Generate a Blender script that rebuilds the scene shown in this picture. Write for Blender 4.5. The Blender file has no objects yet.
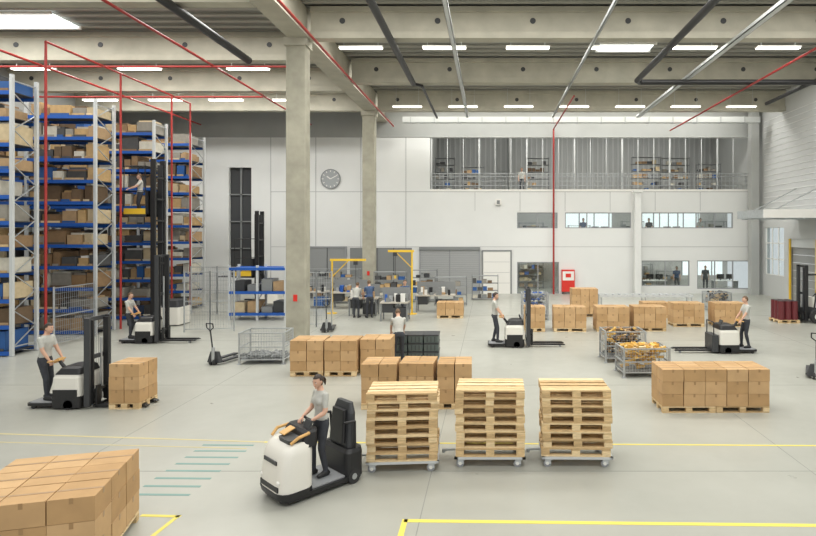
import bpy, bmesh, math, random
from mathutils import Matrix, Vector
random.seed(7)
V=Vector
sc=bpy.context.scene
# ------------------------------------------------------------------ materials
MATS={}
def mat(name,col,rough=.6,metal=0.,var=0.,scale=6.,bump=0.,emit=0.,spec=.5,stretch=None):
    if name in MATS: return MATS[name]
    m=bpy.data.materials.new(name); m.use_nodes=True
    nt=m.node_tree; b=nt.nodes['Principled BSDF']
    b.inputs['Base Color'].default_value=(*col,1)
    b.inputs['Roughness'].default_value=rough
    b.inputs['Metallic'].default_value=metal
    b.inputs['Specular IOR Level'].default_value=spec
    if emit:
        b.inputs['Emission Color'].default_value=(*col,1); b.inputs['Emission Strength'].default_value=emit
    if var or bump:
        tc=nt.nodes.new('ShaderNodeTexCoord'); n=nt.nodes.new('ShaderNodeTexNoise')
        n.inputs['Scale'].default_value=scale; n.inputs['Detail'].default_value=5
        if stretch:
            mp=nt.nodes.new('ShaderNodeMapping'); mp.inputs['Scale'].default_value=stretch
            nt.links.new(tc.outputs['Object'],mp.inputs[0]); nt.links.new(mp.outputs[0],n.inputs['Vector'])
        else: nt.links.new(tc.outputs['Object'],n.inputs['Vector'])
        if var:
            r=nt.nodes.new('ShaderNodeValToRGB')
            r.color_ramp.elements[0].position=.3; r.color_ramp.elements[1].position=.7
            r.color_ramp.elements[0].color=(*[max(0,c*(1-var)) for c in col],1)
            r.color_ramp.elements[1].color=(*[min(1,c*(1+var)) for c in col],1)
            nt.links.new(n.outputs['Fac'],r.inputs[0]); nt.links.new(r.outputs[0],b.inputs['Base Color'])
        if bump:
            bp=nt.nodes.new('ShaderNodeBump'); bp.inputs['Strength'].default_value=bump; bp.inputs['Distance'].default_value=.02
            nt.links.new(n.outputs['Fac'],bp.inputs['Height']); nt.links.new(bp.outputs[0],b.inputs['Normal'])
    MATS[name]=m; return m
CARD=[mat('cardboard_a',(.50,.315,.15),.8,var=.08,scale=3),mat('cardboard_b',(.54,.35,.175),.8,var=.08,scale=3),mat('cardboard_c',(.46,.285,.13),.8,var=.08,scale=3)]
TAPE=mat('packing_tape',(.34,.205,.09),.35)
WOOD=[mat('pine_a',(.64,.46,.24),.75,var=.2,scale=9,stretch=(1,6,6)),mat('pine_b',(.74,.57,.33),.75,var=.18,scale=9,stretch=(1,6,6)),mat('pine_c',(.52,.36,.18),.8,var=.2,scale=9,stretch=(1,6,6))]
WHITE=mat('white_paint',(.80,.79,.75),.35); CREAM=mat('cream_paint',(.76,.74,.67),.3)
BLACK=mat('black_plastic',(.015,.015,.016),.42); DGREY=mat('dark_grey_paint',(.04,.042,.045),.45)
MGREY=mat('mid_grey_paint',(.22,.23,.23),.5); STEEL=mat('galvanised_steel',(.48,.50,.51),.38,metal=.6,var=.1)
LSTEEL=mat('pale_steel',(.60,.62,.62),.45,metal=.2)
RUBBER=mat('rubber',(.03,.03,.03),.8); GREYRUB=mat('grey_rubber',(.28,.29,.30),.6)
BLUE=mat('blue_beam_paint',(.015,.10,.42),.45); BLUE2=mat('blue_bin_plastic',(.025,.10,.30),.5); RED=mat('red_pipe_paint',(.36,.03,.025),.4); BRED=mat('bright_red',(.65,.03,.02),.4)
YEL=mat('yellow_paint',(.80,.52,.04),.4); TAN=mat('tan_grip',(.62,.36,.12),.5)
CONC=mat('concrete_beam',(.43,.41,.335),.8,var=.12,scale=1.2,bump=.15); CONC2=mat('concrete_column',(.36,.345,.275),.85,var=.15,scale=2,bump=.15)
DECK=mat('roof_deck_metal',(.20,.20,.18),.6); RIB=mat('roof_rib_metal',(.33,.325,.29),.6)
WALLW=mat('white_wall_panel',(.74,.75,.735),.6,var=.03,scale=.4); SEAM=mat('panel_seam',(.40,.41,.41),.7)
WALLG=mat('grey_wall',(.40,.41,.395),.7,var=.06,scale=.6); SIDE=mat('side_wall_panel',(.52,.53,.52),.6)
DOORG=mat('grey_door_metal',(.28,.29,.29),.45); DOORG2=mat('grey_shutter',(.42,.43,.43),.4,metal=.3)
FRAME=mat('window_frame',(.30,.31,.32),.5); DARK=mat('dark_void',(.05,.052,.055),.8)
LAMP=mat('lamp_tube',(1,.96,.86),.4,emit=5.); SKY=mat('skylight_panel',(.95,1,1),.4,emit=2.2)
OFFGLOW=mat('office_glow_panel',(.9,.95,.95),.4,emit=.75)  # emissive panels added to the office rear wall to brighten it
OFFICE=mat('office_wall',(.50,.49,.46),.8); DESK=mat('desk_top',(.45,.42,.36),.5)
SKIN=mat('skin',(.62,.37,.26),.55); LIPS=mat('lips',(.45,.16,.13),.5); EYEW=mat('eye_white',(.85,.84,.8),.3); EYED=mat('eye_iris',(.05,.03,.02),.3)
HAIRD=mat('hair_dark',(.035,.022,.015),.55); HAIRB=mat('hair_brown',(.12,.07,.035),.6)
SHIRTG=mat('shirt_grey',(.47,.47,.43),.85,var=.07,scale=12); SHIRTN=mat('shirt_navy',(.06,.10,.19),.85,var=.1,scale=12)
PANTS=mat('trousers_charcoal',(.04,.043,.052),.85,var=.15,scale=12); SHOE=mat('shoe_black',(.02,.02,.02),.5)
PLGREEN=mat('crate_grey_green',(.10,.125,.115),.5); PARTS=mat('yellow_brown_parts',(.66,.40,.09),.6,var=.25,scale=10)
DRUM=mat('drum_maroon',(.13,.02,.025),.4); FLYEL=mat('floor_line_yellow',(.75,.64,.11),.5); FLOR=mat('floor_line_ochre',(.56,.49,.25),.5); FLTEAL=mat('floor_line_teal',(.17,.30,.27),.5)
CLOCKF=mat('clock_face',(.36,.38,.39),.5)
GOODS=[mat('goods_%d'%i,c,.7,var=.1) for i,c in enumerate([(.42,.28,.15),(.56,.45,.28),(.26,.16,.08),(.60,.57,.48),(.07,.07,.07),(.28,.26,.22),(.50,.33,.15),(.14,.09,.05)])]
def glassmat():
    m=bpy.data.materials.new('window_glass'); m.use_nodes=True; nt=m.node_tree; nt.nodes.clear()
    o=nt.nodes.new('ShaderNodeOutputMaterial'); t=nt.nodes.new('ShaderNodeBsdfTransparent'); g=nt.nodes.new('ShaderNodeBsdfGlossy'); x=nt.nodes.new('ShaderNodeMixShader')
    g.inputs['Roughness'].default_value=.05; t.inputs[0].default_value=(.86,.9,.9,1); x.inputs[0].default_value=.08
    nt.links.new(t.outputs[0],x.inputs[1]); nt.links.new(g.outputs[0],x.inputs[2]); nt.links.new(x.outputs[0],o.inputs[0]); return m
GLASS=glassmat()
def floormat():
    m=bpy.data.materials.new('floor_coating'); m.use_nodes=True; nt=m.node_tree; b=nt.nodes['Principled BSDF']
    tc=nt.nodes.new('ShaderNodeTexCoord'); n=nt.nodes.new('ShaderNodeTexNoise'); n.inputs['Scale'].default_value=.35; n.inputs['Detail'].default_value=8; n.inputs['Roughness'].default_value=.6
    r=nt.nodes.new('ShaderNodeValToRGB'); r.color_ramp.elements[0].position=.3; r.color_ramp.elements[1].position=.72
    r.color_ramp.elements[0].color=(.34,.342,.30,1); r.color_ramp.elements[1].color=(.42,.422,.375,1)
    n2=nt.nodes.new('ShaderNodeTexNoise'); n2.inputs['Scale'].default_value=2.5; n2.inputs['Detail'].default_value=6
    r2=nt.nodes.new('ShaderNodeMapRange'); r2.inputs['To Min'].default_value=.22; r2.inputs['To Max'].default_value=.42
    for q in (n,n2): nt.links.new(tc.outputs['Object'],q.inputs['Vector'])
    nt.links.new(n.outputs['Fac'],r.inputs[0]); nt.links.new(r.outputs[0],b.inputs['Base Color'])
    nt.links.new(n2.outputs['Fac'],r2.inputs['Value']); nt.links.new(r2.outputs[0],b.inputs['Roughness'])
    return m
FLOOR=floormat()
# ------------------------------------------------------------------ mesh builder
class MB:
    def __init__(s): s.v=[];s.f=[];s.m=[];s.sm=[];s.mats=[];s.M=Matrix.Identity(4)
    def mi(s,m):
        if m not in s.mats: s.mats.append(m)
        return s.mats.index(m)
    def add(s,vs,fs,m,smooth=False):
        o=len(s.v); s.v+= [s.M@V(p) for p in vs]; k=s.mi(m)
        for f in fs: s.f.append([i+o for i in f]); s.m.append(k); s.sm.append(smooth)
    def box(s,c,d,m,rot=None):
        x,y,z=d[0]/2,d[1]/2,d[2]/2
        vs=[V((a*x,b*y,e*z)) for a in(-1,1) for b in(-1,1) for e in(-1,1)]
        if rot: 
            R=Matrix.Rotation(rot[2],3,'Z')@Matrix.Rotation(rot[1],3,'Y')@Matrix.Rotation(rot[0],3,'X'); vs=[R@p for p in vs]
        vs=[p+V(c) for p in vs]
        s.add(vs,[(0,1,3,2),(4,6,7,5),(0,4,5,1),(2,3,7,6),(0,2,6,4),(1,5,7,3)],m)
    def b2(s,x0,x1,y0,y1,z0,z1,m): s.box(((x0+x1)/2,(y0+y1)/2,(z0+z1)/2),(abs(x1-x0),abs(y1-y0),abs(z1-z0)),m)
    def bar(s,p0,p1,w,h,m):
        p0,p1=V(p0),V(p1); d=p1-p0; L=d.length; q=d.to_track_quat('X','Z').to_matrix()
        vs=[]
        for a in(0,L):
            for b in(-w/2,w/2):
                for e in(-h/2,h/2): vs.append(p0+q@V((a,b,e)))
        s.add(vs,[(0,1,3,2),(4,6,7,5),(0,4,5,1),(2,3,7,6),(0,2,6,4),(1,5,7,3)],m)
    def cyl(s,p0,p1,r0,m,r1=None,n=12):
        r1=r0 if r1 is None else r1
        p0,p1=V(p0),V(p1); q=(p1-p0).to_track_quat('Z','Y').to_matrix()
        vs=[]
        for p,r in((p0,r0),(p1,r1)):
            for i in range(n):
                a=2*math.pi*i/n; vs.append(p+q@V((math.cos(a)*r,math.sin(a)*r,0)))
        s.add(vs,[(i,(i+1)%n,n+(i+1)%n,n+i) for i in range(n)],m,True)
        s.add(vs[:n],[tuple(range(n-1,-1,-1))],m); s.add(vs[n:],[tuple(range(n))],m)
    def tube(s,pts,r,m,n=8):
        rs=r if isinstance(r,(list,tuple)) else [r]*len(pts)
        for i in range(len(pts)-1): s.cyl(pts[i],pts[i+1],rs[i],m,rs[i+1],n)
        for i in range(1,len(pts)-1): s.sph(pts[i],(rs[i],)*3,m,n,max(4,n//2))
    def sph(s,c,r,m,n=12,k=8,fn=None):
        vs=[];
        for j in range(k+1):
            t=math.pi*j/k
            for i in range(n):
                a=2*math.pi*i/n; p=V((math.sin(t)*math.cos(a),math.sin(t)*math.sin(a),math.cos(t)))
                if fn: p=fn(p)
                vs.append(V((p.x*r[0],p.y*r[1],p.z*r[2]))+V(c))
        fs=[]
        for j in range(k):
            for i in range(n):
                a,b,c2,d=j*n+i,j*n+(i+1)%n,(j+1)*n+(i+1)%n,(j+1)*n+i
                if j==0: fs.append((a,d,c2))
                elif j==k-1: fs.append((a,d,b))
                else: fs.append((a,d,c2,b))
        s.add(vs,fs,m,True)
    def rloft(s,secs,m,cap=True,smooth=False,seg=4):
        # secs: (z,cx,cy,lx,ly,r)
        vs=[];N=4*(seg+1)
        for z,cx,cy,lx,ly,r in secs:
            r=min(r,lx/2-.001,ly/2-.001)
            for q,(sx,sy) in enumerate(((1,1),(-1,1),(-1,-1),(1,-1))):
                for i in range(seg+1):
                    a=math.pi/2*(q+i/seg)
                    vs.append(V((cx+sx*(lx/2-r)+r*math.cos(a),cy+sy*(ly/2-r)+r*math.sin(a),z)))
        k=len(secs)
        s.add(vs,[(j*N+i,j*N+(i+1)%N,(j+1)*N+(i+1)%N,(j+1)*N+i) for j in range(k-1) for i in range(N)],m,smooth)
        if cap: s.add(vs[:N],[tuple(range(N-1,-1,-1))],m); s.add(vs[-N:],[tuple(range(N))],m)
    def prism(s,poly,y0,y1,m):
        n=len(poly); vs=[(x,y0,z) for x,z in poly]+[(x,y1,z) for x,z in poly]
        s.add(vs,[(i,(i+1)%n,n+(i+1)%n,n+i) for i in range(n)]+[tuple(range(n-1,-1,-1)),tuple(range(n,2*n))],m)
    def mesh(s,name):
        me=bpy.data.meshes.new(name); me.from_pydata([tuple(p) for p in s.v],[],s.f)
        for m in s.mats: me.materials.append(m)
        me.polygons.foreach_set('material_index',s.m); me.polygons.foreach_set('use_smooth',s.sm); me.update()
        bm=bmesh.new(); bm.from_mesh(me); bmesh.ops.recalc_face_normals(bm,faces=bm.faces); bm.to_mesh(me); bm.free()
        return me
    def build(s,name,loc=(0,0,0),rz=0,bevel=0):
        o=bpy.data.objects.new(name,s.mesh(name)); sc.collection.objects.link(o); o.location=loc; o.rotation_euler=(0,0,rz)
        if bevel:
            b=o.modifiers.new('bevel','BEVEL'); b.width=bevel; b.segments=2; b.limit_method='ANGLE'; b.angle_limit=.9
        return o
# ------------------------------------------------------------------ building shell
XL,XR,YB=-25.,17.8,37.3
m=MB(); m.b2(XL,XR+.3,-8,46,-.3,0,FLOOR)
m.build('floor')
def line(p0,p1,w,mt,h=.004): m.bar((p0[0],p0[1],h/2),(p1[0],p1[1],h/2),w,h,mt)
m=MB()
line((-11.5,11.5),(-4.4,10.93),.05,FLOR); line((-4.4,10.93),(7.5,10.72),.05,FLYEL)
line((-11.5,11.05),(-4.6,10.6),.03,FLOR)
line((-1.22,7.95),(6,7.79),.08,FLYEL); line((-1.21,7.99),(-1.19,5.5),.08,FLYEL)
line((-5.05,8.1),(-4.46,8.07),.06,FLYEL); line((-4.5,8.1),(-4.6,7.0),.06,FLYEL)
m.build('floor_marking_yellow')
m=MB()
for i in range(8): 
    y=8.75+i*.29; line((-5.6+i*.01,y),(-4.68+i*.02,y-.02),.06,FLTEAL,.003)
m.build('floor_marking_crossing')
m=MB(); JO=mat('floor_joint',(.27,.275,.25),.7)
for y in (9.6,15,21.2,27.5): m.b2(XL,XR,y-.008,y+.008,0,.002,JO)
for x in (-7.3,-1,5.5,11.5): m.b2(x-.008,x+.008,0,37,0,.002,JO)
m.build('floor_joint_lines')
# roof
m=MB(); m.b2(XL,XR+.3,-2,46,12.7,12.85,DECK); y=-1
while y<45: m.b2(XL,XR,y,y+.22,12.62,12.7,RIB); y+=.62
m.build('ceiling')
def girder(x0,x1,y,name,zb=11.4,zt=12.6,w=.34):
    g=MB(); g.b2(x0,x1,y-w/2-.06,y+w/2+.06,zb,zb+.25,CONC); g.b2(x0,x1,y-w/2+.04,y+w/2-.04,zb+.25,zt-.2,CONC); g.b2(x0,x1,y-w/2-.06,y+w/2+.06,zt-.2,zt,CONC)
    x=x0+1.2
    while x<x1-.5: g.cyl((x,y-w/2+.02,zb+.68),(x,y-w/2+.045,zb+.68),.11,DGREY,n=14); x+=3.6
    return g.build(name)
for y in (8.7,15,21.3,27.6,33.9): girder(-6.78,XR,y,'roof_beam')
for y in (12,18,24,29.2,33.9): girder(XL,-7.62,y,'roof_beam')
m=MB(); m.b2(-7.6,-6.8,-2,37.2,11.4,11.62,CONC); m.b2(-7.45,-6.95,-2,37.2,11.62,12.6,CONC); m.build('roof_beam_lengthwise')
for y,w in ((21.3,.74),(33.9,.74)):
    m=MB(); m.rloft([(0,0,0,w,w*.8,.04),(11.4,0,0,w,w*.8,.04)],CONC2,seg=2)
    m.b2(-w/2-.06,w/2+.06,-w*.4-.06,w*.4+.06,11.1,11.4,CONC)
    m.b2(-w*.1,w*.1,-w*.4-.02,-w*.4,1.5,1.75,BRED)
    m.build('concrete_column',(-7.3,y,0))
# trays running in depth, hung under the beams
for x,z,w in ((-1.4,11.2,.16),(9.2,11.2,.22),(3.9,11.2,.07)):
    m=MB(); m.b2(x-w/2,x+w/2,6,34.8,z,z+.04,LSTEEL); m.b2(x-w/2,x-w/2+.015,6,34.8,z,z+.16,LSTEEL); m.b2(x+w/2-.015,x+w/2,6,34.8,z,z+.16,LSTEEL)
    m.build('cable_tray')
m=MB(); m.tube([(-3.67,6,11.2),(-3.67,26.8,11.2)],.13,BLACK,12); m.tube([(-3.67,26.8,11.2),(-3.3,27.2,11.2),(-3.3,34.8,11.2)],.07,BLACK,10); m.build('drain_pipe')
m=MB(); m.tube([(6.7,6,11.0),(6.7,25.5,11.0),(6.9,25.8,11.0),(17.7,25.8,11.0)],.13,BLACK,12); m.build('drain_pipe')
m=MB(); m.tube([(-10,6,11.2),(-10,23.2,11.2)],.15,BLACK,12); m.build('drain_pipe')
m=MB(); m.tube([(15.4,31.2,11.25),(15.4,6,11.25)],.1,BLACK,12); m.build('drain_pipe')
m=MB(); m.tube([(-6.3,6,11.0),(-6.3,36.5,11.0)],.05,RED); m.build('sprinkler_pipe')
m=MB(); m.tube([(-7.9,23.2,10.95),(-24.5,23.2,10.95)],.045,RED); m.tube([(-11.5,8,11.),(-11.5,36,11.)],.05,RED); m.tube([(-18.6,8,11.),(-18.6,36,11.)],.05,RED); m.tube([(-11.5,28.4,10.95),(-24.5,28.4,10.95)],.045,RED); m.build('sprinkler_pipe')
m=MB(); m.tube([(11.9,8,10.8),(11.9,37,10.8)],.05,RED); m.build('sprinkler_pipe')
m=MB(); m.tube([(4.2,36.95,10.9),(4.2,36.95,.0)],.06,RED); m.tube([(4.2,36.95,10.9),(4.2,28,10.9)],.045,RED); m.build('sprinkler_pipe')
m=MB(); m.b2(-5.5,17,35.2,35.6,11.0,11.35,LSTEEL)
x=-5
while x<17: m.b2(x-.03,x+.03,35.17,35.63,10.97,11.38,STEEL); x+=1.5
m.build('ventilation_duct')
# lamps
def lamp(x,y,z,L=1.9):
    g=MB(); g.b2(-L/2,L/2,-.14,.14,.04,.10,WHITE); g.b2(-L/2+.03,L/2-.03,-.11,.11,0,.04,LAMP)
    g.b2(-L/2+.2,-L/2+.22,-.01,.01,.10,12.6-z,STEEL); g.b2(L/2-.22,L/2-.2,-.01,.01,.10,12.6-z,STEEL)
    g.build('ceiling_lamp',(x,y,z))
for i in range(6): lamp(-5.6+i*3.62,24.3,12.05)
for i in range(7): lamp(-4.9+i*3.3,33.2,11.5,1.75)
for x in (-20.4,-15.65,-10.8): lamp(x,25.0,11.35)
for x in (-22,-18.3,-14.9,-11.3): lamp(x,31.6,11.5)
def skyl(x,y,w=2.5,d=1.1):
    g=MB(); g.b2(-w/2,w/2,-d/2,d/2,-.02,.02,SKY); g.b2(-w/2-.08,w/2+.08,-d/2-.08,-d/2,-.08,.04,WHITE); g.b2(-w/2-.08,w/2+.08,d/2,d/2+.08,-.08,.04,WHITE)
    g.build('skylight',(x,y,12.57))
skyl(6.2,25.6,2.4,1.0); skyl(-19.6,22.4,5.2,1.5); skyl(-21,20.6,3,.9)
# walls with openings
def wall(name,x0,x1,z0,z1,y0,y1,holes,mt,axis='x'):
    xs=sorted(set([x0,x1]+[h[0] for h in holes]+[h[1] for h in holes])); zs=sorted(set([z0,z1]+[h[2] for h in holes]+[h[3] for h in holes]))
    g=MB()
    for j in range(len(zs)-1):
        run=None
        for i in range(len(xs)-1):
            cx,cz=(xs[i]+xs[i+1])/2,(zs[j]+zs[j+1])/2
            hole=any(h[0]<cx<h[1] and h[2]<cz<h[3] for h in holes)
            if hole:
                if run is not None: (g.b2(run,xs[i],y0,y1,zs[j],zs[j+1],mt) if axis=='x' else g.b2(y0,y1,run,xs[i],zs[j],zs[j+1],mt)); run=None
            elif run is None: run=xs[i]
        if run is not None: (g.b2(run,x1,y0,y1,zs[j],zs[j+1],mt) if axis=='x' else g.b2(y0,y1,run,x1,zs[j],zs[j+1],mt))
    return g
WIN=[(1.8,4.5,4.35,5.4),(5.0,9.4,4.35,5.4),(10.1,16.2,4.35,5.4),(1.8,4.6,0,2.1),(10.1,13.3,.5,2.2),(13.8,17.4,.3,2.2)]
MEZ=(-4,17.4,6.8,10.4)
g=wall('',XL,XR,0,12.7,YB,YB+.3,WIN+[MEZ,(-17.4,-15.9,1.2,8.4)],WALLW)
for x in (-14.6,-11.6,-8.6,-5.6): g.b2(x-.02,x+.02,YB-.012,YB,0,10.4,SEAM)
g.b2(-14.6,17.4,YB-.012,YB,6.76,6.8,SEAM); g.b2(-14.6,17.4,YB-.012,YB,3.1,3.13,SEAM); g.b2(XL,17.8,YB-.04,YB,10.4,12.7,WALLG)
for x in (-1,2,5,8,11,14): g.b2(x-.015,x+.015,YB-.01,YB,5.5,6.76,SEAM)
g.build('wall_back')
for i,(a,b,c,d) in enumerate(WIN):
    g=MB(); n=max(1,round((b-a)/1.35)); t=.06
    g.b2(a,b,YB+.05,YB+.13,c,c+t,FRAME); g.b2(a,b,YB+.05,YB+.13,d-t,d,FRAME)
    for k in range(n+1):
        x=a+(b-a)*k/n; x=min(max(x,a+t/2),b-t/2); g.b2(x-t/2,x+t/2,YB+.05,YB+.13,c+t,d-t,FRAME)
    g.b2(a+t,b-t,YB+.085,YB+.095,c+t,d-t,GLASS)
    g.build('window_%d'%(i+1))
g=MB(); g.b2(1,17.6,41.5,41.6,0,6.5,OFFICE); g.b2(1,1.1,YB+.3,41.5,0,6.5,OFFICE)
for (a,b,z) in ((5.5,9,4.2),(11,15.5,4.2),(14.2,17.2,.9)):
    g.b2(a,b,41.45,41.5,z,z+1.5,OFFGLOW)
    k=a
    while k<b: g.b2(k-.04,k+.04,41.42,41.45,z,z+1.5,FRAME); k+=1.1
g.b2(1.1,17.6,YB+.3,41.4,3.0,3.3,WALLG); g.build('wall_office')
g=MB(); g.b2(-4.2,17.6,YB+.02,44,6.55,6.8,WALLG); g.build('mezzanine_floor')
g=MB(); g.b2(-4.1,17.6,44,44.1,6.8,12.7,mat('mezz_back_wall',(.42,.43,.42),.6)); 
x=-4
MZR=mat('mezz_rib',(.52,.53,.52),.6)
while x<17.4: g.b2(x,x+.12,43.95,44,6.8,12.6,MZR); x+=.4
g.b2(-4.2,-4.1,YB+.3,44,6.8,12.7,WALLG); g.b2(17.5,17.6,YB+.3,44,6.8,12.7,WALLG); g.b2(1.4,1.55,41,44,6.8,11.5,WALLG); g.build('wall_mezzanine')
g=MB(); x=-3.9; k=0
while x<17.4:
    w=.05 if k%3==0 else .022; g.b2(x-w,x+w,YB+.08,YB+.14,6.8,10.4,LSTEEL); x+=1.06; k+=1
for z in (7.2,7.5,7.8,8.0): g.b2(-4,17.4,YB+.02,YB+.06,z-.015,z+.015,STEEL)
x=-3.9
while x<17.3: g.b2(x-.01,x+.01,YB+.02,YB+.05,6.95,8.0,STEEL); x+=.265
g.b2(-4,17.4,YB+.02,YB+.06,6.8,6.95,WHITE)
g.build('mezzanine_railing')
def shelfunit(loc,w,h,name='storage_shelf',z0=0,seed=1):
    r=random.Random(seed); g=MB(); d=.5
    for a in (-w/2,w/2-.04):
        for b in (-d/2,d/2-.04): g.b2(a,a+.04,b,b+.04,0,h,MGREY)
    n=int(h/.45)
    for k in range(n+1):
        z=.1+k*(h-.15)/n; g.b2(-w/2,w/2,-d/2,d/2,z-.015,z+.015,MGREY)
        x=-w/2+.06
        while k<n and x<w/2-.35:
            bw=r.uniform(.18,.34); bh=r.uniform(.12,.3)
            if r.random()<.8: g.b2(x,x+bw,-d/2+.04,d/2-.08,z+.015,z+.015+bh,r.choice(GOODS+[DGREY,MGREY,BLUE2]))
            x+=bw+.04
    g.build(name,loc)
for i,(x,w,h) in enumerate([(-3.2,1.4,2.6),(-1.2,1.6,1.9),(3.4,1.6,2.6),(11,2,2.6),(13.2,2,2.6),(15.4,1.6,2.1)]): shelfunit((x,40-(.5 if i%2 else 0),6.8),w,h,seed=i)
for i,(x,w,h) in enumerate([(3,1.8,1.9),(11,1.6,1.8),(13,1.6,1.3)]): shelfunit((x,40.9,0),w,h,seed=20+i)
for i,(x,w,h) in enumerate([(3,1.8,1.5),(6.5,1.6,1.3),(10.4,1.6,1.6),(16.4,1.6,1.6)]): shelfunit((x,40.9,3.3),w,h,seed=30+i)
def desk(loc,w):
    g=MB(); g.b2(-w/2,w/2,-.4,.4,.72,.75,WHITE)
    for x in(-w/2+.03,w/2-.03): g.b2(x-.02,x+.02,-.35,.35,0,.72,MGREY)
    for x in(-.3,.35): g.b2(x-.25,x+.25,-.02,.02,.85,1.18,BLACK); g.b2(x-.03,x+.03,-.02,.02,.75,.85,BLACK)
    g.build('office_desk',loc)
for x,z in ((7.6,3.3),(12.6,3.3),(11.4,0),(16.3,0),(3.4,3.3)): desk((x,38.9,z+.0),1.6)
# wall items
g=MB(); g.b2(-12,-9.62,YB-.1,YB-.01,0,3.05,DOORG); g.b2(-10.83,-10.79,YB-.12,YB-.1,0,3.05,DARK)
g.b2(-12.1,-12,YB-.14,YB-.01,0,3.15,FRAME); g.b2(-9.62,-9.52,YB-.14,YB-.01,0,3.15,FRAME); g.b2(-12,-9.62,YB-.14,YB-.01,3.05,3.15,FRAME)
for x in (-11,-10.6): g.b2(x-.02,x+.02,YB-.16,YB-.1,1,1.2,STEEL)
g.build('door_1')
g=MB(); 
z=0
while z<2.9: g.b2(-4.6,-.75,YB-.1,YB-.02,z,z+.11,DOORG2); z+=.125
g.b2(-4.7,-4.6,YB-.14,YB-.01,0,3.,FRAME); g.b2(-.75,-.65,YB-.14,YB-.01,0,3.,FRAME); g.b2(-4.7,-.65,YB-.2,YB-.01,2.9,3.1,MGREY); g.b2(-2.72,-2.64,YB-.13,YB-.1,0,2.9,FRAME); g.build('door_2')
g=MB(); g.b2(-.45,1.35,YB-.08,YB-.02,0,2.8,WHITE)
for z in (.7,1.4,2.1): g.b2(-.4,1.3,YB-.09,YB-.08,z,z+.02,SEAM)
g.b2(-.55,-.45,YB-.1,YB-.01,0,2.9,MGREY); g.b2(1.35,1.45,YB-.1,YB-.01,0,2.9,MGREY); g.b2(-.45,1.35,YB-.1,YB-.01,2.8,2.9,MGREY); g.build('door_3')
g=MB(); g.b2(-9.3,-5.2,YB-.1,YB-.01,0,3.05,MGREY)
for x in (-8.4,-7.5,-6.4): g.b2(x-.02,x+.02,YB-.12,YB-.1,0,3.05,DARK)
g.build('door_4')
g=MB(); c=V((-10.6,YB-.08,7.63)); g.cyl((c.x,YB-.01,c.z),(c.x,YB-.08,c.z),.66,MGREY,n=40); g.cyl((c.x,YB-.08,c.z),(c.x,YB-.085,c.z),.60,CLOCKF,n=40)
for k in range(12):
    a=k*math.pi/6; g.bar((c.x+.46*math.sin(a),YB-.09,c.z+.46*math.cos(a)),(c.x+.57*math.sin(a),YB-.09,c.z+.57*math.cos(a)),.01,.05,WHITE)
for a,L,w in ((math.radians(305),.3,.07),(math.radians(62),.46,.055)):
    g.bar((c.x,YB-.1,c.z),(c.x+L*math.sin(a),YB-.1,c.z+L*math.cos(a)),.01,w,WHITE)
g.build('wall_clock')
g=MB(); g.b2(4.75,5.6,YB-.3,YB-.01,.15,1.6,BRED); g.b2(4.8,5.55,YB-.31,YB-.3,.9,1.5,WHITE); g.b2(5.,5.35,YB-.32,YB-.31,1.1,1.35,BRED); g.b2(4.8,4.85,YB-.25,YB-.05,0,.15,DARK);g.b2(5.5,5.55,YB-.25,YB-.05,0,.15,DARK); g.build('fire_hose_cabinet')
g=MB(); g.b2(9.45,9.85,36.5,36.9,0,6.7,WALLW); g.b2(9.35,9.95,36.4,37,6.7,6.8,WALLW); g.build('steel_column')
g=MB(); g.b2(17.0,17.5,36.4,36.9,0,12.6,WALLG); g.build('steel_column')
g=MB(); g.b2(.35,.75,YB-.2,YB-.01,5.9,6.3,WHITE); g.b2(.45,.65,YB-.22,YB-.2,5.95,6.2,MGREY); g.build('wall_loudspeaker')
g=MB(); g.b2(-17.4,-15.9,37.55,37.6,1.2,8.4,DARK); g.b2(-16.7,-16.6,37.45,37.55,1.2,8.4,MGREY)  # dark sheet behind the opening, the shade of its depth put into the colour
for z in (3,4.8,6.6): g.b2(-17.4,-15.9,37.45,37.55,z-.04,z+.04,MGREY)
g.build('window_7')
# right wall
RW=[(33.9,36.2,1.4,4.4),(30.6,33.4,0,3.7),(24,28.5,0,3.7)]
g=wall('',-8,YB+.3,0,12.7,XR,XR+.3,RW,SIDE,'y')
z=5.6
while z<11.2: g.b2(XR-.03,XR,10,36.3,z,z+.04,WALLW); z+=.35
for y in (22,29.6): g.b2(XR-.2,XR,y-.2,y+.2,0,12.6,WALLG)
g.build('wall_right')
for i,(a,b,c,d) in enumerate(RW):
    g=MB(); 
    if c>0:
        n=3
        for k in range(n+1): 
            y=a+(b-a)*k/n; g.b2(XR+.05,XR+.12,y-.03,y+.03,c,d,WHITE)
            zz=c+(d-c)*k/n; g.b2(XR+.05,XR+.12,a,b,zz-.03,zz+.03,WHITE)
        g.b2(XR+.08,XR+.09,a,b,c,d,GLASS); g.build('window_8')
    else:
        z=0
        while z<d-.05: g.b2(XR+.2,XR+.28,a,b,z,z+.44,DOORG); z+=.462
        g.b2(XR+.1,XR+.18,a,b,d-.5,d,LSTEEL); g.b2(XR+.02,XR+.12,a,a+.1,0,d,YEL); g.b2(XR+.02,XR+.12,b-.1,b,0,d,YEL)
        g.build('door_%d'%(4+i))
g=MB(); g.b2(14.4,17.75,29.5,32.5,5.0,5.12,LSTEEL); g.b2(14.35,14.45,29.5,32.5,4.85,5.3,STEEL); g.b2(14.4,17.75,29.45,29.55,4.85,5.3,WHITE)
for x in (14.6,15.6,16.6,17.5): g.b2(x-.04,x+.04,29.6,32.4,4.8,5.,STEEL)
for y in (29.8,32.4): g.bar((15,y,5.2),(17.72,y,6.6),.05,.05,STEEL)
g.build('dock_canopy')
g=MB(); g.b2(XL-.3,XL,-8,YB+.3,0,12.7,WALLG); g.build('wall_left')
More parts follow.
